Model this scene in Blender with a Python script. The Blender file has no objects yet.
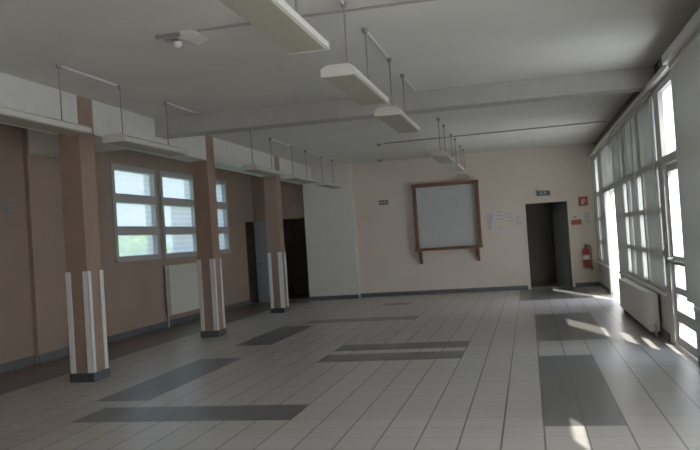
import bpy, bmesh, math, random
from mathutils import Vector, Matrix
random.seed(4)
S = bpy.context.scene
COL = S.collection
PI = math.pi

# ------------------------------------------------------------------ materials
def mat(name, color, rough=0.6, metal=0.0, spec=0.5, noise=0.0, nscale=6.0, bump=0.0, stretch=None):
    m = bpy.data.materials.new(name); m.use_nodes = True
    nt = m.node_tree; b = nt.nodes['Principled BSDF']
    b.inputs['Base Color'].default_value = (*color, 1)
    b.inputs['Roughness'].default_value = rough
    b.inputs['Metallic'].default_value = metal
    b.inputs['Specular IOR Level'].default_value = spec
    if noise or bump:
        tc = nt.nodes.new('ShaderNodeTexCoord')
        mp = nt.nodes.new('ShaderNodeMapping')
        if stretch: mp.inputs['Scale'].default_value = stretch
        nt.links.new(tc.outputs['Object'], mp.inputs['Vector'])
        n = nt.nodes.new('ShaderNodeTexNoise'); n.inputs['Scale'].default_value = nscale; n.inputs['Detail'].default_value = 5
        nt.links.new(mp.outputs[0], n.inputs['Vector'])
        if noise:
            r = nt.nodes.new('ShaderNodeValToRGB')
            r.color_ramp.elements[0].position = .3; r.color_ramp.elements[1].position = .7
            r.color_ramp.elements[0].color = (*[c*(1-noise) for c in color], 1)
            r.color_ramp.elements[1].color = (*[min(1, c*(1+noise)) for c in color], 1)
            nt.links.new(n.outputs['Fac'], r.inputs[0]); nt.links.new(r.outputs[0], b.inputs['Base Color'])
        if bump:
            bp = nt.nodes.new('ShaderNodeBump'); bp.inputs['Strength'].default_value = bump; bp.inputs['Distance'].default_value = .01
            nt.links.new(n.outputs['Fac'], bp.inputs['Height']); nt.links.new(bp.outputs[0], b.inputs['Normal'])
    return m

def tile_mat(name, c1, c2, joint, rough=0.32):
    m = bpy.data.materials.new(name); m.use_nodes = True
    nt = m.node_tree; b = nt.nodes['Principled BSDF']
    tc = nt.nodes.new('ShaderNodeTexCoord'); mp = nt.nodes.new('ShaderNodeMapping')
    mp.inputs['Location'].default_value = (-0.015 + 30.0, -0.04 + 30.0, 0)
    nt.links.new(tc.outputs['Object'], mp.inputs['Vector'])
    br = nt.nodes.new('ShaderNodeTexBrick')
    br.offset = 0; br.offset_frequency = 1; br.squash = 1
    br.inputs['Color1'].default_value = (*c1, 1); br.inputs['Color2'].default_value = (*c2, 1); br.inputs['Mortar'].default_value = (*joint, 1)
    br.inputs['Scale'].default_value = 1; br.inputs['Mortar Size'].default_value = .008; br.inputs['Mortar Smooth'].default_value = .3
    br.inputs['Brick Width'].default_value = .3; br.inputs['Row Height'].default_value = 1000; br.inputs['Bias'].default_value = 0
    nt.links.new(mp.outputs[0], br.inputs['Vector'])
    n = nt.nodes.new('ShaderNodeTexNoise'); n.inputs['Scale'].default_value = 1.3; n.inputs['Detail'].default_value = 4
    nt.links.new(tc.outputs['Object'], n.inputs['Vector'])
    mx = nt.nodes.new('ShaderNodeMix'); mx.data_type = 'RGBA'; mx.blend_type = 'MULTIPLY'; mx.inputs['Factor'].default_value = 1
    rp = nt.nodes.new('ShaderNodeMapRange'); rp.inputs['To Min'].default_value = .82; rp.inputs['To Max'].default_value = 1.12
    nt.links.new(n.outputs['Fac'], rp.inputs[0])
    b2 = nt.nodes.new('ShaderNodeTexBrick'); b2.offset = 0; b2.squash = 1
    for k, v in (('Color1', (1, 1, 1, 1)), ('Color2', (.93, .93, .93, 1)), ('Mortar', (.66, .64, .62, 1)), ('Scale', 1), ('Mortar Size', .007), ('Mortar Smooth', .4), ('Brick Width', 1000), ('Row Height', .3), ('Bias', 0)): b2.inputs[k].default_value = v
    nt.links.new(mp.outputs[0], b2.inputs['Vector'])
    m3 = nt.nodes.new('ShaderNodeMix'); m3.data_type = 'RGBA'; m3.blend_type = 'MULTIPLY'; m3.inputs['Factor'].default_value = 1
    nt.links.new(br.outputs['Color'], m3.inputs[6]); nt.links.new(b2.outputs['Color'], m3.inputs[7])
    nt.links.new(m3.outputs[2], mx.inputs[6]); nt.links.new(rp.outputs[0], mx.inputs[7])
    nt.links.new(mx.outputs[2], b.inputs['Base Color'])
    rr = nt.nodes.new('ShaderNodeMapRange'); rr.inputs['To Min'].default_value = rough-.06; rr.inputs['To Max'].default_value = rough+.1
    nt.links.new(n.outputs['Fac'], rr.inputs[0]); nt.links.new(rr.outputs[0], b.inputs['Roughness'])
    b.inputs['Specular IOR Level'].default_value = .5
    return m

def translucent(name, color, trans=0.5, clear=0.0, ribs=0.0, tint=(1, 1, 1)):
    """cloth or frosted glass: diffuse + translucent (+ straight-through share)"""
    m = bpy.data.materials.new(name); m.use_nodes = True
    nt = m.node_tree; nt.nodes.clear()
    out = nt.nodes.new('ShaderNodeOutputMaterial')
    d = nt.nodes.new('ShaderNodeBsdfDiffuse'); t = nt.nodes.new('ShaderNodeBsdfTranslucent')
    d.inputs[0].default_value = (*color, 1); t.inputs[0].default_value = (*color, 1)
    mx = nt.nodes.new('ShaderNodeMixShader'); mx.inputs[0].default_value = trans
    nt.links.new(d.outputs[0], mx.inputs[1]); nt.links.new(t.outputs[0], mx.inputs[2])
    last = mx
    if clear:
        tr = nt.nodes.new('ShaderNodeBsdfTransparent'); tr.inputs[0].default_value = (*tint, 1); m2 = nt.nodes.new('ShaderNodeMixShader'); m2.inputs[0].default_value = clear
        if ribs:
            tc = nt.nodes.new('ShaderNodeTexCoord'); w = nt.nodes.new('ShaderNodeTexWave'); w.bands_direction = 'Z'
            w.inputs['Scale'].default_value = ribs
            nt.links.new(tc.outputs['Object'], w.inputs['Vector'])
            r = nt.nodes.new('ShaderNodeMapRange'); r.inputs['To Min'].default_value = clear*.92; r.inputs['To Max'].default_value = clear*1.06
            nt.links.new(w.outputs['Fac'], r.inputs[0]); nt.links.new(r.outputs[0], m2.inputs[0])
        nt.links.new(mx.outputs[0], m2.inputs[1]); nt.links.new(tr.outputs[0], m2.inputs[2]); last = m2
    nt.links.new(last.outputs[0], out.inputs[0])
    return m

def clear_glass(name, tint=(.95, .97, .98), gloss=.06):
    m = bpy.data.materials.new(name); m.use_nodes = True
    nt = m.node_tree; nt.nodes.clear()
    out = nt.nodes.new('ShaderNodeOutputMaterial')
    t = nt.nodes.new('ShaderNodeBsdfTransparent'); t.inputs[0].default_value = (*tint, 1)
    g = nt.nodes.new('ShaderNodeBsdfGlossy'); g.inputs['Roughness'].default_value = .05
    mx = nt.nodes.new('ShaderNodeMixShader'); mx.inputs[0].default_value = gloss
    nt.links.new(t.outputs[0], mx.inputs[1]); nt.links.new(g.outputs[0], mx.inputs[2]); nt.links.new(mx.outputs[0], out.inputs[0])
    return m

M = dict(
    ceiling=mat('ceiling_paint', (.66, .645, .58), .9, noise=.05, nscale=1.2),
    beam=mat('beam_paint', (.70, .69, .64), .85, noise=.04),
    pink=mat('brown_pink_paint', (.35, .255, .20), .75, noise=.06, nscale=1.5),
    column=mat('column_brown', (.30, .20, .145), .7, noise=.06),
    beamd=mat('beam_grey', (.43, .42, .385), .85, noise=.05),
    cream=mat('cream_paint', (.69, .60, .51), .8, noise=.04, nscale=1.0),
    white_wall=mat('grey_white_paint', (.68, .645, .585), .8, noise=.03),
    guard=mat('white_guard', (.80, .79, .78), .45),
    plinth=mat('dark_plinth', (.06, .062, .066), .4),
    base=mat('grey_baseboard', (.10, .105, .11), .45, noise=.08),
    tile=tile_mat('tile_light', (.47, .44, .40), (.43, .40, .365), (.12, .10, .085)),
    tiled=tile_mat('tile_dark', (.135, .132, .125), (.115, .115, .11), (.07, .068, .062)),
    tileb=tile_mat('tile_brown', (.20, .13, .10), (.17, .11, .085), (.1, .08, .07)),
    frame=mat('window_frame', (.45, .435, .42), .5),
    rframe=mat('light_frame', (.50, .49, .46), .5),
    frost=translucent('frosted_glass', (.62, .66, .72), .85, .60, ribs=3, tint=(.52, .555, .60)),
    frostr=translucent('milky_glass', (.66, .67, .65), .6),
    bright=translucent('bright_frosted', (.97, .97, .97), .95),
    glass=clear_glass('clear_glass'),
    fabric=translucent('grey_blind_fabric', (.58, .575, .55), .36),
    fabricl=translucent('pale_blind_fabric', (.55, .55, .53), .38),
    shade_brown=mat('shaded_brown_paint', (.10, .08, .065), .8, noise=.1),  # brown with shade painted in: upper right wall, side room
    rail=mat('rail_paint', (.58, .56, .52), .5),
    wood=mat('brown_wood', (.17, .075, .042), .5, noise=.18, nscale=9, stretch=(6, 6, .6)),
    panel=mat('grey_shutter', (.50, .52, .51), .6, noise=.03),
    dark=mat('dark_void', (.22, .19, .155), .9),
    darkdoor=mat('grey_green_leaf', (.20, .22, .20), .6),
    greydoor=mat('blue_grey_leaf', (.30, .33, .37), .5),
    lamp=mat('lamp_body', (.56, .545, .48), .5),
    louvre=mat('lamp_louvre', (.36, .345, .26), .5, noise=.05, nscale=30),
    steel=mat('grey_rod', (.24, .23, .21), .5),
    conduit=mat('pale_conduit', (.62, .60, .58), .5),
    conduitd=mat('grey_conduit', (.34, .32, .30), .6),
    red=mat('red_enamel', (.33, .03, .028), .35),
    redsign=mat('red_sign', (.36, .05, .035), .5),
    white=mat('white_plastic', (.80, .79, .77), .5),
    paper=mat('paper', (.68, .62, .58), .8),
    ink=mat('blue_ink', (.36, .38, .52), .8),
    inkp=mat('violet_ink', (.50, .42, .46), .8),
    black=mat('black_rubber', (.015, .015, .015), .5),
    sign=mat('dark_sign', (.07, .10, .075), .5),
    brass=mat('chrome', (.5, .5, .5), .25, metal=1),
    rad=mat('cream_radiator', (.72, .70, .62), .45),
    ground=mat('pale_concrete', (.55, .53, .50), .9, noise=.08, nscale=.7),
    grass=mat('grass', (.16, .30, .05), .9, noise=.25, nscale=3),
    leaf=mat('hedge_leaf', (.30, .48, .12), .8, noise=.3, nscale=8),
)

# ------------------------------------------------------------------ mesh helpers
def B(): return bmesh.new()
def bx(bm, x0, x1, y0, y1, z0, z1, bev=0.0):
    t = bmesh.new()
    bmesh.ops.create_cube(t, size=1)
    for v in t.verts:
        v.co = Vector((x0+(v.co.x+.5)*(x1-x0), y0+(v.co.y+.5)*(y1-y0), z0+(v.co.z+.5)*(z1-z0)))
    if bev: bmesh.ops.bevel(t, geom=list(t.edges), offset=bev, segments=2, affect='EDGES', profile=.6)
    merge(bm, t); return bm
def merge(bm, t):
    me = bpy.data.meshes.new('tmp'); t.to_mesh(me); t.free(); bm.from_mesh(me); bpy.data.meshes.remove(me)
def tube(bm, a, b, r, n=10, r2=None):
    a, b = Vector(a), Vector(b); d = b-a
    t = bmesh.new()
    bmesh.ops.create_cone(t, cap_ends=True, segments=n, radius1=r, radius2=r if r2 is None else r2, depth=d.length)
    q = d.to_track_quat('Z', 'Y').to_matrix().to_4x4()
    for v in t.verts: v.co = (Matrix.Translation((a+b)/2) @ q) @ v.co
    merge(bm, t); return bm
def path(bm, pts, r, n=8):
    for p, q in zip(pts, pts[1:]): tube(bm, p, q, r, n)
    return bm
def lathe(bm, prof, n=24, at=(0, 0, 0)):
    rings = []
    for r, z in prof:
        rings.append([bm.verts.new((at[0]+r*math.cos(2*PI*k/n), at[1]+r*math.sin(2*PI*k/n), at[2]+z)) for k in range(n)])
    for A, C in zip(rings, rings[1:]):
        for k in range(n): bm.faces.new((A[k], A[(k+1) % n], C[(k+1) % n], C[k]))
    bm.faces.new(rings[0][::-1]); bm.faces.new(rings[-1])
    return bm
def prism(bm, poly, axis, a, b):
    """extrude a 2-D polygon along axis 0 or 1; poly is given in the two other axes"""
    def P(p, t): return (t, p[0], p[1]) if axis == 0 else (p[0], t, p[1])
    A = [bm.verts.new(P(p, a)) for p in poly]; C = [bm.verts.new(P(p, b)) for p in poly]
    n = len(poly)
    for k in range(n): bm.faces.new((A[k], A[(k+1) % n], C[(k+1) % n], C[k]))
    bm.faces.new(A[::-1]); bm.faces.new(C)
    bmesh.ops.recalc_face_normals(bm, faces=bm.faces)
    return bm
def obj(name, bm, m, parent=None, smooth=False, loc=None):
    me = bpy.data.meshes.new(name); bm.normal_update(); bm.to_mesh(me); bm.free()
    for mm in (m if isinstance(m, list) else [m]): me.materials.append(mm)
    if smooth:
        for p in me.polygons: p.use_smooth = True
    o = bpy.data.objects.new(name, me); COL.objects.link(o)
    if parent: o.parent = parent
    if loc: o.location = loc
    return o
def thing(name, label, cat, loc=(0, 0, 0), group=None, rot=0):
    o = bpy.data.objects.new(name, None); COL.objects.link(o); o.empty_display_size = .1
    o.location = loc; o.rotation_euler = (0, 0, rot); o['label'] = label; o['category'] = cat
    if group: o['group'] = group
    return o
def tag(o, label, cat, group=None):
    o['label'] = label; o['category'] = cat
    if group: o['group'] = group
    return o
def struct(name, bm, m, parent=None):
    o = obj(name, bm, m, parent)
    if not parent: o['kind'] = 'structure'
    return o
def sroot(name, loc):
    o = bpy.data.objects.new(name, None); COL.objects.link(o); o.location = loc; o['kind'] = 'structure'; return o
def dup(root, loc, label, group=None):
    r = root.copy(); COL.objects.link(r); r.location = loc; r['label'] = label
    if group: r['group'] = group
    for ch in list(root.children):
        c = ch.copy(); COL.objects.link(c); c.parent = r
        for g in ch.children:
            d = g.copy(); COL.objects.link(d); d.parent = c
    return r
def wall_grid(bm, axis, t0, t1, u0, u1, z0, z1, holes):
    """a wall slab (thickness t0..t1 along axis) with rectangular holes (u0,u1,z0,z1)"""
    us = sorted({u0, u1, *[h[0] for h in holes], *[h[1] for h in holes]}); zs = sorted({z0, z1, *[h[2] for h in holes], *[h[3] for h in holes]})
    for a, b in zip(us, us[1:]):
        run = None
        for c, d in zip(zs, zs[1:]):
            um, zm = (a+b)/2, (c+d)/2
            if any(h[0] < um < h[1] and h[2] < zm < h[3] for h in holes): continue
            if axis == 0: bx(bm, t0, t1, a, b, c, d)
            else: bx(bm, a, b, t0, t1, c, d)
    bmesh.ops.remove_doubles(bm, verts=bm.verts, dist=1e-5)
    return bm

# ------------------------------------------------------------------ dimensions
XL, XR, YB, YF, H = -7.1, 1.6, 19.6, -1.6, 3.46

# ------------------------------------------------------------------ floor (tile pattern in the mesh)
rects = [  # x0,x1,y0,y1,material
    (-7.1, -6.45, YF, 19.6, 2), (-6.45, -5.95, YF, 19.6, 1),
    (-4.185, -2.085, 6.34, 6.94, 1), (-4.485, -3.885, 7.24, 9.94, 1), (-4.485, -3.885, 11.14, 13.54, 1),
    (-2.685, -.885, 10.24, 10.84, 1), (-2.685, -.885, 9.34, 9.94, 1),
    (-4.185, -2.085, 13.84, 14.44, 2), (-3.285, -2.685, 16.84, 17.44, 1),
    (.015, .615, 6.04, 9.34, 1), (.015, .915, 10.54, 13.84, 1), (-.285, 1.215, 16.54, 19.6, 1)]
def floor_bm():
    bm = bmesh.new()
    xs = sorted({XL-.2, XR+.1, *[r[0] for r in rects], *[r[1] for r in rects]}); ys = sorted({YF-.1, YB+.6, *[r[2] for r in rects], *[r[3] for r in rects]})
    vs = {(i, j): bm.verts.new((x, y, 0)) for i, x in enumerate(xs) for j, y in enumerate(ys)}
    for i in range(len(xs)-1):
        for j in range(len(ys)-1):
            f = bm.faces.new((vs[i, j], vs[i+1, j], vs[i+1, j+1], vs[i, j+1]))
            cx, cy = (xs[i]+xs[i+1])/2, (ys[j]+ys[j+1])/2
            for r in rects:
                if r[0] < cx < r[1] and r[2] < cy < r[3]: f.material_index = r[4]
    return bm
struct('floor', floor_bm(), [M['tile'], M['tiled'], M['tileb']])
struct('ceiling', bx(B(), XL-.3, XR+.15, YF-.2, YB+.6, H, H+.15), M['ceiling'])

# ------------------------------------------------------------------ back wall, far left wall pieces
struct('wall_back', wall_grid(B(), 1, YB, YB+.15, XL-.3, XR+.15, 0, H, [(-.03, .96, 0, 2.1), (-6.38, -5.62, 0, 2.16)]), M['cream'])
struct('wall_back_left', bx(B(), -5.62, -4.33, YB-.27, YB, 0, H), M['white_wall'])
struct('wall_back_brown', wall_grid(B(), 1, YB-.03, YB, XL, -5.62, 0, H, [(-6.38, -5.62, 0, 2.16)]), M['pink'])
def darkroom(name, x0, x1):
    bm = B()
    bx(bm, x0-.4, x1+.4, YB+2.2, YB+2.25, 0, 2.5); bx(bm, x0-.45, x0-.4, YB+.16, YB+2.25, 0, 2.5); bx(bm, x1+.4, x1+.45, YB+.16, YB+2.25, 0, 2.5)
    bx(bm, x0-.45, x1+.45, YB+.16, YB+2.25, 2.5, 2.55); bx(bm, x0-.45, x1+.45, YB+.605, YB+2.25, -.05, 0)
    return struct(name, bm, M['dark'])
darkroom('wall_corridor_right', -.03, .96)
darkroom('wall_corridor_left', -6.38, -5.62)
# baseboards
struct('baseboard_back', bx(B(), -4.33, -.10, YB-.015, YB, 0, .10), M['base'])
struct('baseboard_back_right', bx(B(), 1.03, XR, YB-.015, YB, 0, .10), M['base'])
struct('baseboard_back_left', bx(B(), -5.62, -4.315, YB-.285, YB-.27, 0, .10), M['base'])
struct('baseboard_left', bx(B(), XL, XL+.02, YF, 18.88, 0, .13), M['base'])
# right hand inner doorway
d = sroot('door_1', (.465, YB, 0))
bm = B()
for x0, x1 in ((-.565, -.495), (.495, .565)): bx(bm, x0, x1, -.02, .16, 0, 2.1, .004)
bx(bm, -.565, .565, -.02, .16, 2.1, 2.17, .004)
obj('door_frame', bm, M['cream'], d)
lf = obj('door_leaf', bx(B(), -.88, 0, -.02, .02, .01, 2.08, .003), M['darkdoor'], d, loc=(.47, .19, 0)); lf.rotation_euler = (0, 0, -math.radians(71))
obj('door_handle', path(B(), [(-.82, -.02, 1.02), (-.82, -.07, 1.02), (-.70, -.07, 1.02)], .011), M['brass'], lf)
d = sroot('door_2', (-6.00, YB, 0))
bm = B()
bx(bm, -.38, -.35, -.045, .15, 0, 2.16); bx(bm, -.38, .38, -.045, .15, 2.16, 2.19)
obj('door_frame', bm, M['column'], d)

# ------------------------------------------------------------------ left wall with three windows and a dark doorway
wins = [(12.36, 14.05), (14.21, 15.90), (16.06, 17.72)]
WZ0, WZ1 = 1.40, 3.13
struct('wall_left', wall_grid(B(), 0, XL-.25, XL, YF, YB, 0, H, [(a, b, WZ0, WZ1) for a, b in wins]+[(18.9, 19.56, 0, 2.15)]), M['pink'])
for i, (a, b) in enumerate(wins):
    w = sroot('window_%d' % (i+1), (XL, (a+b)/2, WZ0))
    hw, hh = (b-a)/2, WZ1-WZ0
    bm = B()
    fw = .10
    bx(bm, -.12, .03, -hw, -hw+fw, 0, hh, .004); bx(bm, -.12, .03, hw-fw, hw, 0, hh, .004)
    bx(bm, -.12, .03, -hw+fw, hw-fw, 0, fw-.03, .004); bx(bm, -.12, .03, -hw+fw, hw-fw, hh-fw, hh, .004)
    for z in ((WZ0, 1.93), (WZ0, 2.52)): bx(bm, -.12, .03, -hw+fw, hw-fw, z[1]-WZ0-.08, z[1]-WZ0+.08, .004)
    f = obj('window_frame', bm, M['frame'], w)
    for z0, z1 in ((fw-.03, 1.85-WZ0), (2.01-WZ0, 2.44-WZ0), (2.60-WZ0, hh-fw)):
        obj('pane', bx(B(), -.075, -.065, -hw+fw, hw-fw, z0, z1), M['frost'], w)
    obj('window_sill', bx(B(), 0, .05, -hw, hw, -.03, 0, .004), M['frame'], w)
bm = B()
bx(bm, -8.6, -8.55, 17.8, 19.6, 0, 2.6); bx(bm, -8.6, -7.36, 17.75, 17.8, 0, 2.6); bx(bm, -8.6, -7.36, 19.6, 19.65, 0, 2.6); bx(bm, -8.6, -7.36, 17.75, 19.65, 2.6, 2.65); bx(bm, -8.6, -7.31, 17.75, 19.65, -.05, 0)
bx(bm, XL-.25, XL-.005, 19.545, 19.56, 0, 2.15); bx(bm, XL-.25, XL-.005, 18.9, 18.915, 0, 2.15)  # thin dark linings paint the doorway's shade over its lit reveals
struct('wall_side_room', bm, M['shade_brown'])
lf = thing('door_leaf', 'blue-grey door leaf standing open against the far left corner', 'door', (-6.90, YB-.09, 0))
obj('leaf', bx(B(), -.17, .17, -.02, .02, .01, 2.13, .003), M['greydoor'], lf)
obj('door_handle', path(B(), [(-.12, -.02, 1.03), (-.12, -.06, 1.03), (-.02, -.06, 1.03)], .01), M['brass'], lf)
obj('hinge', tube(B(), (.172, -.02, 1.7), (.172, -.02, 1.82), .012), M['steel'], lf)
# pilaster on the left wall, below the cross beam
struct('trim_pilaster', bx(B(), XL, XL+.07, 9.96, 10.56, 0, H), M['pink'])
struct('baseboard_pilaster', bx(B(), XL+.07, XL+.085, 9.96, 10.56, 0, .13), M['base'])
# beams
bx_ = lambda y: -5.200-.0172*(y-8.4)
bm = bmesh.new(); q = []
for y in (YF, YB-.27): q.append([bm.verts.new(p) for p in ((bx_(y)-.35, y, 3.02), (bx_(y), y, 3.02), (bx_(y), y, H), (bx_(y)-.35, y, H))])
for k in range(4): bm.faces.new((q[0][k], q[0][(k+1) % 4], q[1][(k+1) % 4], q[1][k]))
bm.faces.new(q[0][::-1]); bm.faces.new(q[1]); bmesh.ops.recalc_face_normals(bm, faces=bm.faces)
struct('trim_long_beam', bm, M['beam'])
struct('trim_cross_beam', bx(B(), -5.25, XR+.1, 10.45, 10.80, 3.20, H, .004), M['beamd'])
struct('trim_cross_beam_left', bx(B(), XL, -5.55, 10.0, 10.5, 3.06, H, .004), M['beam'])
# wall behind the camera
struct('wall_front', bx(B(), XL-.3, XR+.15, YF-.15, YF, 0, H), M['cream'])

# ------------------------------------------------------------------ columns
def column(y, label):
    c = thing('column', label, 'column', (-5.335-.0172*(y-8.38), y+.165, 0), 'square brown columns along the left side')
    sx, sy = .142, .165
    obj('shaft', bx(B(), -sx, sx, -sy, sy, 0, H, .006), M['column'], c)
    g = .062
    for ax in (-1, 1):
        for ay in (-1, 1):
            bm = B(); t = .012
            x0, y0 = ax*sx, ay*sy
            bx(bm, min(x0+ax*t, x0-ax*g), max(x0+ax*t, x0-ax*g), min(y0, y0+ay*t), max(y0, y0+ay*t), .11, 1.33, .003)
            bx(bm, min(x0, x0+ax*t), max(x0, x0+ax*t), min(y0+ay*t, y0-ay*g), max(y0+ay*t, y0-ay*g), .11, 1.33, .003)
            obj('corner_guard', bm, M['guard'], c)
    bm = B(); o = .018
    bx(bm, -sx-o, sx+o, -sy-o, -sy, 0, .11, .003); bx(bm, -sx-o, sx+o, sy, sy+o, 0, .11, .003)
    bx(bm, -sx-o, -sx, -sy, sy, 0, .11, .003); bx(bm, sx, sx+o, -sy, sy, 0, .11, .003)
    obj('plinth', bm, M['plinth'], c)
    return c
column(8.38, 'square brown column with white corner guards, nearest and farthest left of three')
column(12.36, 'square brown column with white corner guards standing before the middle left window')
column(16.25, 'square brown column with white corner guards, farthest, beside the dark left doorway')

# ------------------------------------------------------------------ radiators
r = thing('radiator', 'cream panel radiator on the brown wall below the left windows', 'radiator', (XL+.002, 14.95, .24))
obj('front_panel', bx(B(), .09, .12, -.75, .75, 0, .99, .008), M['rad'], r)
obj('back_panel', bx(B(), .035, .06, -.74, .74, .02, .97, .006), M['rad'], r)
bm = B()
for k in range(28): bx(bm, .06, .09, -.72+k*.0525, -.715+k*.0525, .03, .95)
obj('fin_pack', bm, M['rad'], r)
obj('side_cover', bx(B(), .03, .12, -.77, -.75, 0, .99, .004), M['rad'], r)
obj('side_cover', bx(B(), .03, .12, .75, .77, 0, .99, .004), M['rad'], r)
obj('wall_bracket', bx(B(), 0, .035, -.5, -.44, .2, .85), M['steel'], r)
obj('wall_bracket', bx(B(), 0, .035, .44, .5, .2, .85), M['steel'], r)
v = obj('valve', path(B(), [(.075, -.77, .9), (.075, -.83, .9), (.075, -.83, -.24)], .012), M['white'], r)
obj('valve_knob', tube(B(), (.075, -.83, .9), (.075, -.83, 1.0), .025, 14), M['white'], v)

r = thing('convector', 'long low cream convector under the grey blinds on the right', 'radiator', (XR, 12.25, 0))
obj('front_panel', bx(B(), -.16, -.135, -1.65, 1.65, .07, .53, .006), M['rad'], r)
obj('top_grille', bx(B(), -.16, -.04, -1.65, 1.65, .53, .55, .004), M['rad'], r)
obj('side_cover', bx(B(), -.16, -.04, -1.675, -1.65, .07, .55, .004), M['lamp'], r)
obj('side_cover', bx(B(), -.16, -.04, 1.65, 1.675, .07, .55, .004), M['lamp'], r)
obj('back_panel', bx(B(), -.065, -.04, -1.64, 1.64, .09, .52), M['rad'], r)
for y in (-1.4, 0, 1.4): obj('foot', bx(B(), -.14, -.05, y-.02, y+.02, 0, .09), M['steel'], r)
o = obj('pipe', path(B(), [(-.1, -1.675, .16), (-.1, -1.73, .16), (-.1, -1.73, 0)], .013), M['conduitd'], r)

# ------------------------------------------------------------------ right facade
RZ = 3.10
struct('wall_right', bx(B(), XR+.10, XR+.25, YF, YB, 3.04, H), M['shade_brown'])  # wall strip above the rail; its backlit shade is in the colour
struct('trim_rail', bx(B(), XR-.07, XR+.12, 8.40, YB, RZ, RZ+.06, .004), M['rail'])
struct('trim_rail_near', bx(B(), XR-.16, XR+.12, YF, 8.40, RZ-.03, RZ+.06, .004), M['rail'])
# sill walls below the glazing
for i, (a, b) in enumerate(((YF, 1.07), (2.56, 8.42), (10.12, 15.08), (17.12, YB))):
    struct('wall_right_sill', bx(B(), XR+.0, XR+.2, a, b, 0, .56), M['rframe'])
    struct('trim_sill', bx(B(), XR-.03, XR+.16, a, b, .56, .60, .004), M['guard'])
    struct('baseboard_right', bx(B(), XR-.015, XR, a, b, 0, .10), M['base'])

def glazing(n, a, b, z0, z1, bars=(), pane='glass', tr=2.19, upper='frostr', posts=()):
    w = sroot('window_%d' % n, (XR+.06, (a+b)/2, z0)); h = (b-a)/2
    bm = B(); t = .045
    bx(bm, -.05, .05, -h, -h+.07, 0, z1-z0, .003); bx(bm, -.05, .05, h-.07, h, 0, z1-z0, .003)
    bx(bm, -.05, .05, -h+.07, h-.07, 0, .06, .003); bx(bm, -.05, .05, -h+.07, h-.07, z1-z0-.06, z1-z0, .003)
    bx(bm, -.05, .05, -h+.07, h-.07, tr-z0-t, tr-z0+t, .003)
    for z in bars: bx(bm, -.04, .04, -h+.07, h-.07, z-z0-.035, z-z0+.035, .003)
    for y in posts: bx(bm, -.05, .05, y-(a+b)/2-.05, y-(a+b)/2+.05, .06, tr-z0-t, .003)
    obj('window_frame', bm, M['rframe'], w)
    obj('pane', bx(B(), -.006, .006, -h+.07, h-.07, .06, tr-z0-t), M[pane], w)
    obj('pane', bx(B(), -.006, .006, -h+.07, h-.07, tr-z0+t, z1-z0-.06), M[upper], w)
    return w
# from the near end to the far end
glazing(4, YF, 1.07, .60, 3.08, (1.35,), 'bright', upper='bright')  # unseen bays here and next: panes brightened, blinds omitted, for added fill
glazing(5, 2.56, 5.6, .60, 3.08, (1.35,), 'bright', upper='bright')
glazing(6, 5.6, 8.42, .60, 3.08, (1.35,), 'frostr')
glazing(7, 10.12, 11.62, .60, 3.08, (1.08, 1.62), 'frostr')
glazing(8, 11.62, 13.35, .60, 3.08, (1.08, 1.62), 'frostr')
glazing(9, 13.35, 15.08, .60, 3.08, (1.08, 1.62), 'frostr')
glazing(10, 17.12, YB-.02, .60, 3.08, (1.08, 1.62), 'frostr', posts=(18.0, 18.7))

def glazed_door(n, a, b, panes, glass, transom, bar=True, strip=0):
    """full height glazed door: jambs, transom light, leaf with a large pane over small ones, push bar"""
    d = sroot('door_%d' % n, (XR+.06, (a+b)/2, 0)); h = (b-a)/2
    bm = B()
    bx(bm, -.06, .06, -h, -h+.12, 0, 3.08, .004); bx(bm, -.06, .06, h-.34, h, 0, 3.08, .004)
    bx(bm, -.06, .06, -h+.12, h-.34, 2.14, 2.24, .004); bx(bm, -.06, .06, -h+.12, h-.34, 3.0, 3.08, .004)
    obj('door_frame', bm, M['rframe'], d)
    obj('transom_pane', bx(B(), -.006, .006, -h+.12, h-.34, 2.24+strip, 3.0), M[transom], d)
    if strip: obj('transom_pane', bx(B(), -.006, .006, -h+.12, h-.34, 2.24, 2.24+strip), M['glass'], d)
    y0, y1 = -h+.13, h-.35
    bm = B(); s = .085
    bx(bm, -.025, .025, y0, y0+s, .02, 2.13, .003); bx(bm, -.025, .025, y1-s, y1, .02, 2.13, .003)
    last = .02
    for z0, z1 in panes+[(2.13, None)]:
        bx(bm, -.025, .025, y0+s, y1-s, last, z0, .003); last = z1
    leaf = obj('door_leaf', bm, M['rframe'], d)
    for z0, z1 in panes: obj('pane', bx(B(), -.005, .005, y0+s, y1-s, z0, z1), M[glass], leaf)
    if bar:
        bm = B()
        tube(bm, (-.085, y0+.02, 1.01), (-.085, y1-.02, 1.01), .022, 12)
        bx(bm, -.10, -.02, y0+.01, y0+.10, .97, 1.05, .006); bx(bm, -.10, -.02, y1-.10, y1-.01, .97, 1.05, .006)
        obj('push_bar', bm, M['plinth'], leaf)
    return d
PAN = [(.12, .30), (.43, .63), (.71, .98), (1.07, 2.05)]
glazed_door(3, 8.42, 10.12, PAN, 'glass', 'bright')
glazed_door(4, 1.07, 2.56, PAN, 'frostr', 'frostr', strip=.27)
# far exit: bright opening beside a fixed frosted light
d = sroot('door_5', (XR+.06, 16.1, 0))
bm = B()
bx(bm, -.06, .06, -1.02, -.95, 0, 3.08, .004); bx(bm, -.06, .06, .95, 1.02, 0, 3.08, .004)
bx(bm, -.05, .05, .0, .06, .02, 2.14, .004); bx(bm, -.06, .06, -.95, .95, 2.14, 2.24, .004); bx(bm, -.06, .06, -.95, .95, 3.0, 3.08, .004)
obj('door_frame', bm, M['rframe'], d)
obj('pane', bx(B(), -.005, .005, .06, .95, .02, 2.14), M['bright'], d)
obj('transom_pane', bx(B(), -.005, .005, -.95, .95, 2.24, 3.0), M['bright'], d)

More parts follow.
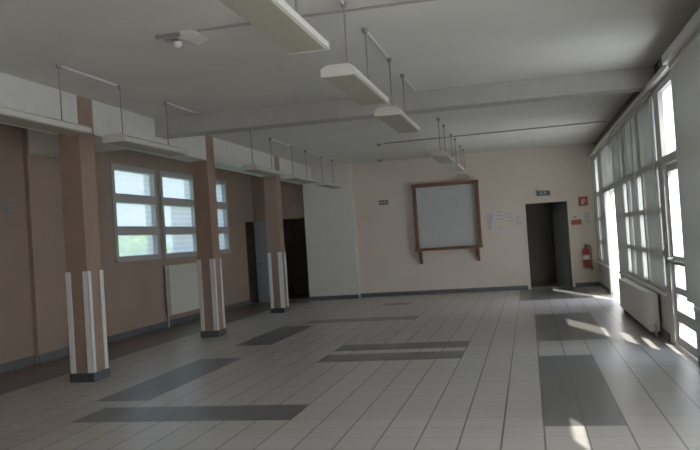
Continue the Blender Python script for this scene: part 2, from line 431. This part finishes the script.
def blind(a, b, z0, z1, x, label, m='fabric', w=.127):
    """vertical blind: head rail and hanging slats a little turned"""
    t = thing('vertical_blind', label, 'blind', (x, (a+b)/2, z1), 'grey vertical blinds along the right side')
    h = (b-a)/2
    obj('head_rail', bx(B(), -.022, .022, -h, h, -.045, 0, .004), M['rail'], t)
    n = max(2, round((b-a)/(w*.74))); p = (b-a)/n
    sl = None
    for k in range(n):
        y = -h+p*(k+.5)
        if sl is None:
            bm = B(); seg = 5; v = []
            an = -.08
            for zz in (-.05, z0-z1):
                v.append([bm.verts.new((math.sin(an)*w*(s/seg-.5)+.006*math.cos(PI*(s/seg-.5)), math.cos(an)*w*(s/seg-.5), zz)) for s in range(seg+1)])
            for s in range(seg): bm.faces.new((v[0][s], v[0][s+1], v[1][s+1], v[1][s]))
            sl = obj('slat', bm, M[m], t, True); first = sl
        else:
            first = sl.copy(); COL.objects.link(first); first.parent = t
        first.location = (0, y, 0)
    bm = B(); path(bm, [(-.03, -h+.03, -.03), (-.03, -h+.03, (z0-z1)*.55)], .004, 6)
    obj('cord', bm, M['frame'], t)
    return t
blind(5.62, 8.40, .66, RZ-.03, XR-.08, 'grey vertical blind at the right edge, nearest, before the glazed door')
blind(10.2, 11.28, .62, RZ, XR-.005, 'grey vertical blind beside the glazed door, above the near end of the convector')
blind(12.0, 12.70, .62, RZ, XR-.005, 'narrow grey vertical blind hanging between the two lower light gaps')
blind(13.70, 15.05, .62, RZ, XR-.005, 'grey vertical blind beside the bright far exit')
blind(11.30, 11.98, 2.20, RZ, XR-.005, 'short grey vertical blind over the nearer light gap')
blind(12.72, 13.68, 2.20, RZ, XR-.005, 'short grey vertical blind over the farther light gap')
blind(15.12, 17.05, 2.22, RZ, XR-.005, 'short pale blind over the bright far exit', 'fabricl')
blind(17.15, 18.05, .62, RZ, XR-.005, 'pale vertical blind just past the bright far exit', 'fabricl')
blind(18.75, YB-.05, .62, RZ, XR-.005, 'pale vertical blind in the far right corner by the extinguisher', 'fabricl')

# ------------------------------------------------------------------ suspended fluorescent lights
ZL = 2.78
bars = []
def light(x, y0, y1, label, group, rods, bar=None):
    L = (y1-y0)/2; yc = (y0+y1)/2
    t = thing('hanging_light', label, 'ceiling light', (x, yc, ZL), group)
    w = .135
    obj('housing', prism(B(), [(-w, .012), (w, .012), (w, .055), (w-.05, .085), (-w+.05, .085), (-w, .055)], 1, -L, L), M['lamp'], t)
    obj('louvre', bx(B(), -w+.012, w-.012, -L+.02, L-.02, 0, .012, .003), M['louvre'], t)
    for s in (-1, 1):
        obj('end_cap', prism(B(), [(-w-.004, 0), (w+.004, 0), (w+.004, .058), (w-.048, .09), (-w+.048, .09), (-w-.004, .058)], 1, s*L, s*(L+.018)), M['lamp'], t)
    for ry in rods:
        bm = B(); tube(bm, (.0, ry-yc, .085), (.0, ry-yc, H-ZL), .0075, 8)
        rd = obj('rod', bm, M['steel'], t)
        obj('ceiling_cup', lathe(B(), [(.010, -.05), (.022, -.04), (.03, 0)], 16, (.0, ry-yc, H-ZL)), M['steel'], rd)
    if bar:
        bars.append((x, bar, label))
rows = [(3.45, 5.02), (5.86, 7.32), (8.02, 9.52), (12.75, 14.2), (14.95, 16.4), (17.15, 18.6)]
nameR = ['overhead, cut by the top edge', 'second from the camera', 'third, just before the cross beam', 'fourth, just past the cross beam', 'fifth, toward the far wall', 'farthest, next to the far wall']
for (a, b), nm in zip(rows, nameR):
    bar = {3.45: (4.75, 6.25), 5.86: (7.08, 8.30), 8.02: (9.35, 10.44), 12.75: (13.9, 15.25), 14.95: (16.1, 17.4)}.get(a)
    light(-1.355, a, b, 'suspended white fluorescent light in the right row, '+nm, 'suspended lights of the right row', (a+.35, b-.24), bar)
rowsL = [(5.7, 7.25), (7.95, 9.6), (12.3, 13.8), (14.6, 16.1), (16.9, 18.4)]
nameL = ['nearest, cut by the left edge', 'second, crossing the nearest column top', 'third, past the middle column', 'fourth, by the farthest column', 'farthest, before the white wall']
for (a, b), nm in zip(rowsL, nameL):
    bar = {5.7: (6.95, 8.10), 7.95: (9.25, 10.44), 12.3: (13.5, 14.9), 14.6: (15.8, 17.2)}.get(a)
    light(-4.49, a, b, 'suspended white fluorescent light in the left row, '+nm, 'suspended lights of the left row', (a+.2, b-.28) if a > 7.9 else (a+.3, 6.95), bar)

for x, bar, lb in bars:
    tag(obj('ceiling_conduit', tube(B(), (x, bar[0]+.045, H-.014), (x, bar[1]-.045, H-.014), .013, 8), M['conduit']),
        'pale ceiling conduit after the ' + lb.split(' fluorescent ')[1].replace('light in the ', '').replace('row, ', 'row light, '), 'pipe', 'pale conduits between the hanging lights')
# ------------------------------------------------------------------ ceiling fittings
c = thing('alarm_unit', 'pale ceiling unit with dark slots and a tilted white cover', 'alarm', (-2.95, 6.50, H))
obj('mounting_plate', bx(B(), -.17, .17, -.10, .10, -.03, 0, .006), M['ceiling'], c)
obj('slot', bx(B(), -.19, .05, -.115, -.085, -.042, -.012, .004), M['steel'], c)
obj('slot', bx(B(), -.15, .07, -.01, .02, -.052, -.03, .004), M['steel'], c)
cv = obj('cover', prism(B(), [(.02, -.03), (.21, -.03), (.23, -.05), (.12, -.095), (.02, -.06)], 1, -.09, .10), M['lamp'], c)
obj('lens', lathe(B(), [(.012, -.10), (.035, -.085), (.042, -.05)], 18, (-.06, .06, 0)), M['white'], c)
tag(obj('ceiling_conduit', tube(B(), (-2.74, 6.42, H-.012), (XR, 6.42, H-.012), .011), M['conduitd']), 'thin grey conduit running right along the ceiling from the pale unit', 'pipe')
tag(obj('ceiling_conduit', tube(B(), (-2.8, 15.8, H-.013), (XR, 15.55, H-.013), .013), M['conduitd']), 'thin dark conduit crossing the ceiling near the far wall', 'pipe')
c = thing('smoke_detector', 'round smoke detector on the ceiling before the white corner wall', 'detector', (-2.88, 15.8, H))
obj('detector_base', lathe(B(), [(.07, -.02), (.075, 0)], 20), M['conduit'], c); obj('detector_head', lathe(B(), [(.03, -.055), (.055, -.045), (.06, -.02)], 20), M['louvre'], c)
c = thing('smoke_detector', 'dark round detector on the ceiling close to the far wall', 'detector', (-3.50, 19.1, H))
obj('detector_base', lathe(B(), [(.08, -.02), (.085, 0)], 20), M['conduitd'], c); obj('detector_head', lathe(B(), [(.03, -.055), (.055, -.045), (.06, -.02)], 20), M['steel'], c)

# ------------------------------------------------------------------ framed hatch on the back wall
f = thing('serving_hatch', 'dark wood framed hatch with a grey shutter and bracketed shelf', 'hatch', (-1.965, YB, 1.10))
w, h, t, dp = .83, 1.69, .085, .16
for s in (-1, 1): obj('frame_side', bx(B(), min(s*w, s*(w-t)), max(s*w, s*(w-t)), -dp, 0, .07, h-t, .004), M['wood'], f)
obj('frame_top', bx(B(), -w-.01, w+.01, -dp-.005, 0, h-t, h, .004), M['wood'], f)
obj('shelf', bx(B(), -w-.015, w+.015, -dp-.08, 0, 0, .07, .005), M['wood'], f)
p = obj('shutter', bx(B(), -w+t, w-t, -.03, -.005, .07, h-t), M['panel'], f)
obj('shutter_slot', bx(B(), -.18, .18, -.034, -.03, h-t-.07, h-t-.055), M['conduitd'], p)
for s in (-1, 1):
    obj('bracket', prism(B(), [(-dp-.07, 0), (-.0, 0), (-.0, -.33), (-.05, -.33), (-dp-.07, -.07)], 0, s*.72-.035, s*.72+.035), M['wood'], f)

# ------------------------------------------------------------------ signs, notices, extinguisher
def exit_sign(x, z, w, label):
    s = thing('exit_sign', label, 'sign', (x, YB, z))
    obj('case', bx(B(), -w/2, w/2, -.06, 0, -.065, .065, .006), M['conduitd'], s)
    obj('legend_panel', bx(B(), -w/2+.012, w/2-.012, -.064, -.06, -.05, .05), M['sign'], s)
    bm = B()
    bx(bm, -.06, .0, -.067, -.064, -.008, .008); prism(bm, [(-.09, 0), (-.055, -.025), (-.055, .025)], 1, -.067, -.064)
    bx(bm, .03, .045, -.067, -.064, -.03, .03); bx(bm, .06, .068, -.067, -.064, -.035, .035)
    obj('pictogram', bm, M['conduit'], s)
exit_sign(.42, 2.33, .33, 'small dark exit sign over the right doorway')
exit_sign(-3.56, 2.40, .24, 'small dark exit sign on the far wall left of the hatch')

s = thing('extinguisher_sign', 'red square sign with pale pictogram above the fire extinguisher', 'sign', (1.34, YB, 2.07))
obj('plate', bx(B(), -.11, .11, -.012, 0, -.11, .11, .003), M['redsign'], s)
bm = B(); bx(bm, -.035, .01, -.015, -.012, -.07, .03, .0); bx(bm, -.02, .0, -.015, -.012, .03, .055); bx(bm, .0, .05, -.015, -.012, .035, .05); bx(bm, .035, .05, -.015, -.012, -.03, .035)
obj('pictogram', bm, M['paper'], s)
s = thing('safety_notice', 'red and white safety notice right of the doorway', 'notice', (1.12, YB, 1.62))
obj('sheet', bx(B(), -.15, .15, -.008, 0, -.12, .12), M['paper'], s)
obj('red_band', bx(B(), -.15, .15, -.011, -.008, -.11, .01), M['redsign'], s)
obj('blue_mark', bx(B(), -.03, .04, -.011, -.008, .05, .10), M['ink'], s)
def notice(x, z, w, h, label, m='ink', n=5, group='paper notices between hatch and doorway'):
    s = thing('paper_sign', label, 'notice', (x, YB, z), group)
    obj('sheet', bx(B(), -w/2, w/2, -.006, 0, -h/2, h/2), M['paper'], s)
    bm = B()
    for k in range(n):
        zz = h/2-(k+.7)*h/(n+.4); ww = w*random.uniform(.45, .85)
        bx(bm, -w*.43, -w*.43+ww, -.008, -.006, zz-h*.03, zz+h*.03)
    obj('writing', bm, M[m], s)
notice(1.44, 1.68, .20, .28, 'white notice with grey lines next to the red one', 'conduitd', 6, 'safety notices by the right doorway')
notice(-.90, 1.72, .20, .42, 'tall blue-marked notice, leftmost, beside the hatch', 'ink', 9)
notice(-.66, 1.86, .22, .30, 'pale blue notice at the top of the cluster', 'ink', 3)
notice(-.64, 1.50, .18, .22, 'small pale notice hanging lowest in the cluster', 'inkp', 3)
notice(-.42, 1.80, .20, .28, 'pale notice in the cluster, right of its middle', 'ink', 3)
notice(-.21, 1.72, .18, .26, 'blue-marked notice nearest the doorway frame', 'ink', 4)
notice(-.92, 2.06, .16, .12, 'small violet slip on top of the leftmost notice', 'inkp', 2)
notice(-3.80, 1.62, .26, .13, 'pale notice, upper of two, on the left of the far wall', 'inkp', 2, 'pale notices left of the hatch')
notice(-3.84, 1.46, .30, .13, 'pale notice, lower of two, on the left of the far wall', 'inkp', 2, 'pale notices left of the hatch')
tag(obj('wall_cable', tube(B(), (-.17, YB-.008, 2.2), (-.17, YB-.008, H), .007), M['cream']), 'thin vertical cable on the far wall left of the doorway', 'cable')

e = thing('fire_extinguisher', 'red fire extinguisher with black hose on the far right wall', 'extinguisher', (1.32, YB-.09, .45))
obj('cylinder', lathe(B(), [(.05, 0), (.08, .012), (.085, .04), (.085, .40), (.075, .45), (.045, .49), (.025, .505), (.025, .53)], 24), M['red'], e, True)
obj('label_band', lathe(B(), [(.0865, .20), (.0865, .32)], 24), M['paper'], e, True)
bm = B(); bx(bm, -.02, .02, -.03, .03, .53, .57, .004); bx(bm, -.012, .012, -.12, .02, .575, .588, .003); bx(bm, -.012, .012, -.11, .0, .545, .556, .003)
obj('valve_handle', bm, M['black'], e)
obj('gauge', tube(B(), (.02, 0, .545), (.035, 0, .545), .016, 14), M['brass'], e)
obj('hose', path(B(), [(.02, -.01, .55), (.08, -.02, .55), (.115, -.02, .48), (.12, -.02, .25), (.115, -.02, .06)], .012), M['black'], e)
obj('nozzle', tube(B(), (.115, -.02, .06), (.112, -.02, -.04), .012, 10, .022), M['black'], e)
obj('mounting_bracket', bx(B(), -.03, .03, .07, .09, .3, .5), M['steel'], e)

t = thing('thermostat', 'small grey-blue box on the brown left wall near the pilaster', 'thermostat', (XL, 9.55, 2.26))
obj('mounting_plate', bx(B(), 0, .008, -.065, .065, -.045, .045, .002), M['frame'], t)
obj('case', bx(B(), .008, .035, -.06, .06, -.04, .04, .005), M['greydoor'], t)
obj('dial', tube(B(), (.035, .02, 0), (.048, .02, 0), .022, 16), M['steel'], t)

# ------------------------------------------------------------------ outside
struct('trim_pavement', bx(B(), XR+.25, 40, -20, 60, -.12, -.02), M['ground'])
struct('trim_lawn', bx(B(), -60, XL-1.6, -20, 80, -.12, -.02), M['grass'])
hd = thing('hedge', 'green shrub outside the nearest left window', 'hedge', (-13.5, 24.3, -.02))
bm = B()
rr = random.Random(3)
for k in range(60):
    a, b = rr.uniform(-1.4, 1.4), rr.uniform(-.8, .8)
    t_ = bmesh.new(); bmesh.ops.create_icosphere(t_, subdivisions=2, radius=rr.uniform(.3, .5))
    zc = rr.uniform(.3, 2.0)*(1-.15*abs(a))
    for v in t_.verts: v.co = v.co*(1+rr.uniform(-.12, .12))+Vector((b, a, zc))
    merge(bm, t_)
obj('foliage', bm, M['leaf'], hd)
obj('stem', tube(B(), (0, 0, 0), (0, 0, 1.2), .09), M['column'], hd)

# ------------------------------------------------------------------ light
sd = bpy.data.lights.new('sun', 'SUN'); sd.energy = 9.0; sd.angle = .009; sd.color = (1, .95, .86)
sun = bpy.data.objects.new('sun', sd); COL.objects.link(sun); sun.location = (20, -20, 20)
el = math.radians(29)
dv = Vector((-.32*math.cos(el), .947*math.cos(el), -math.sin(el)))
sun.rotation_euler = dv.to_track_quat('-Z', 'Y').to_euler()
W = bpy.data.worlds.new('sky'); S.world = W; W.use_nodes = True
nt = W.node_tree; bg = nt.nodes['Background']
tc = nt.nodes.new('ShaderNodeTexCoord'); sp = nt.nodes.new('ShaderNodeSeparateXYZ'); rp = nt.nodes.new('ShaderNodeValToRGB')
rp.color_ramp.elements[0].position = 0; rp.color_ramp.elements[0].color = (.95, .97, 1, 1)
rp.color_ramp.elements[1].position = .6; rp.color_ramp.elements[1].color = (.55, .72, 1, 1)
nt.links.new(tc.outputs['Generated'], sp.inputs[0]); nt.links.new(sp.outputs['Z'], rp.inputs[0]); nt.links.new(rp.outputs[0], bg.inputs['Color'])
bg.inputs['Strength'].default_value = 2.2
def portal(x, y, z, sy, sz, rot):
    l = bpy.data.lights.new('window_portal', 'AREA'); l.shape = 'RECTANGLE'; l.size = sz; l.size_y = sy
    l.cycles.is_portal = True
    o = bpy.data.objects.new('window_portal', l); COL.objects.link(o); o.location = (x, y, z); o.rotation_euler = (0, rot, 0)
portal(XL-.27, 15.04, 2.26, 5.4, 1.75, -PI/2)
portal(XR+.27, 9.0, 1.57, 21.0, 3.0, PI/2)

# ------------------------------------------------------------------ camera
cam = bpy.data.cameras.new('camera'); co = bpy.data.objects.new('camera', cam); COL.objects.link(co); S.camera = co
cam.sensor_fit = 'HORIZONTAL'; cam.sensor_width = 36; cam.lens = 775/700*36; cam.clip_start = .05; cam.clip_end = 300
yaw, pit, rol = math.radians(12.9), math.radians(1.1), math.radians(-3.73)
f = Vector((-math.sin(yaw)*math.cos(pit), math.cos(yaw)*math.cos(pit), math.sin(pit)))
r0 = Vector((math.cos(yaw), math.sin(yaw), 0)); u0 = r0.cross(f)
r = math.cos(rol)*r0+math.sin(rol)*u0; u = -math.sin(rol)*r0+math.cos(rol)*u0
mw = Matrix((r, u, -f)).transposed().to_4x4(); mw.translation = (0, 0, 1.5)
co.matrix_world = mw

S.view_settings.view_transform = 'Standard'
S.view_settings.look = 'None'
S.view_settings.exposure = 0.9
S.view_settings.gamma = 1.18
S.cycles.use_denoising = True
S.cycles.max_bounces = 10; S.cycles.diffuse_bounces = 7; S.cycles.transparent_max_bounces = 12
S.cycles.sample_clamp_indirect = 6
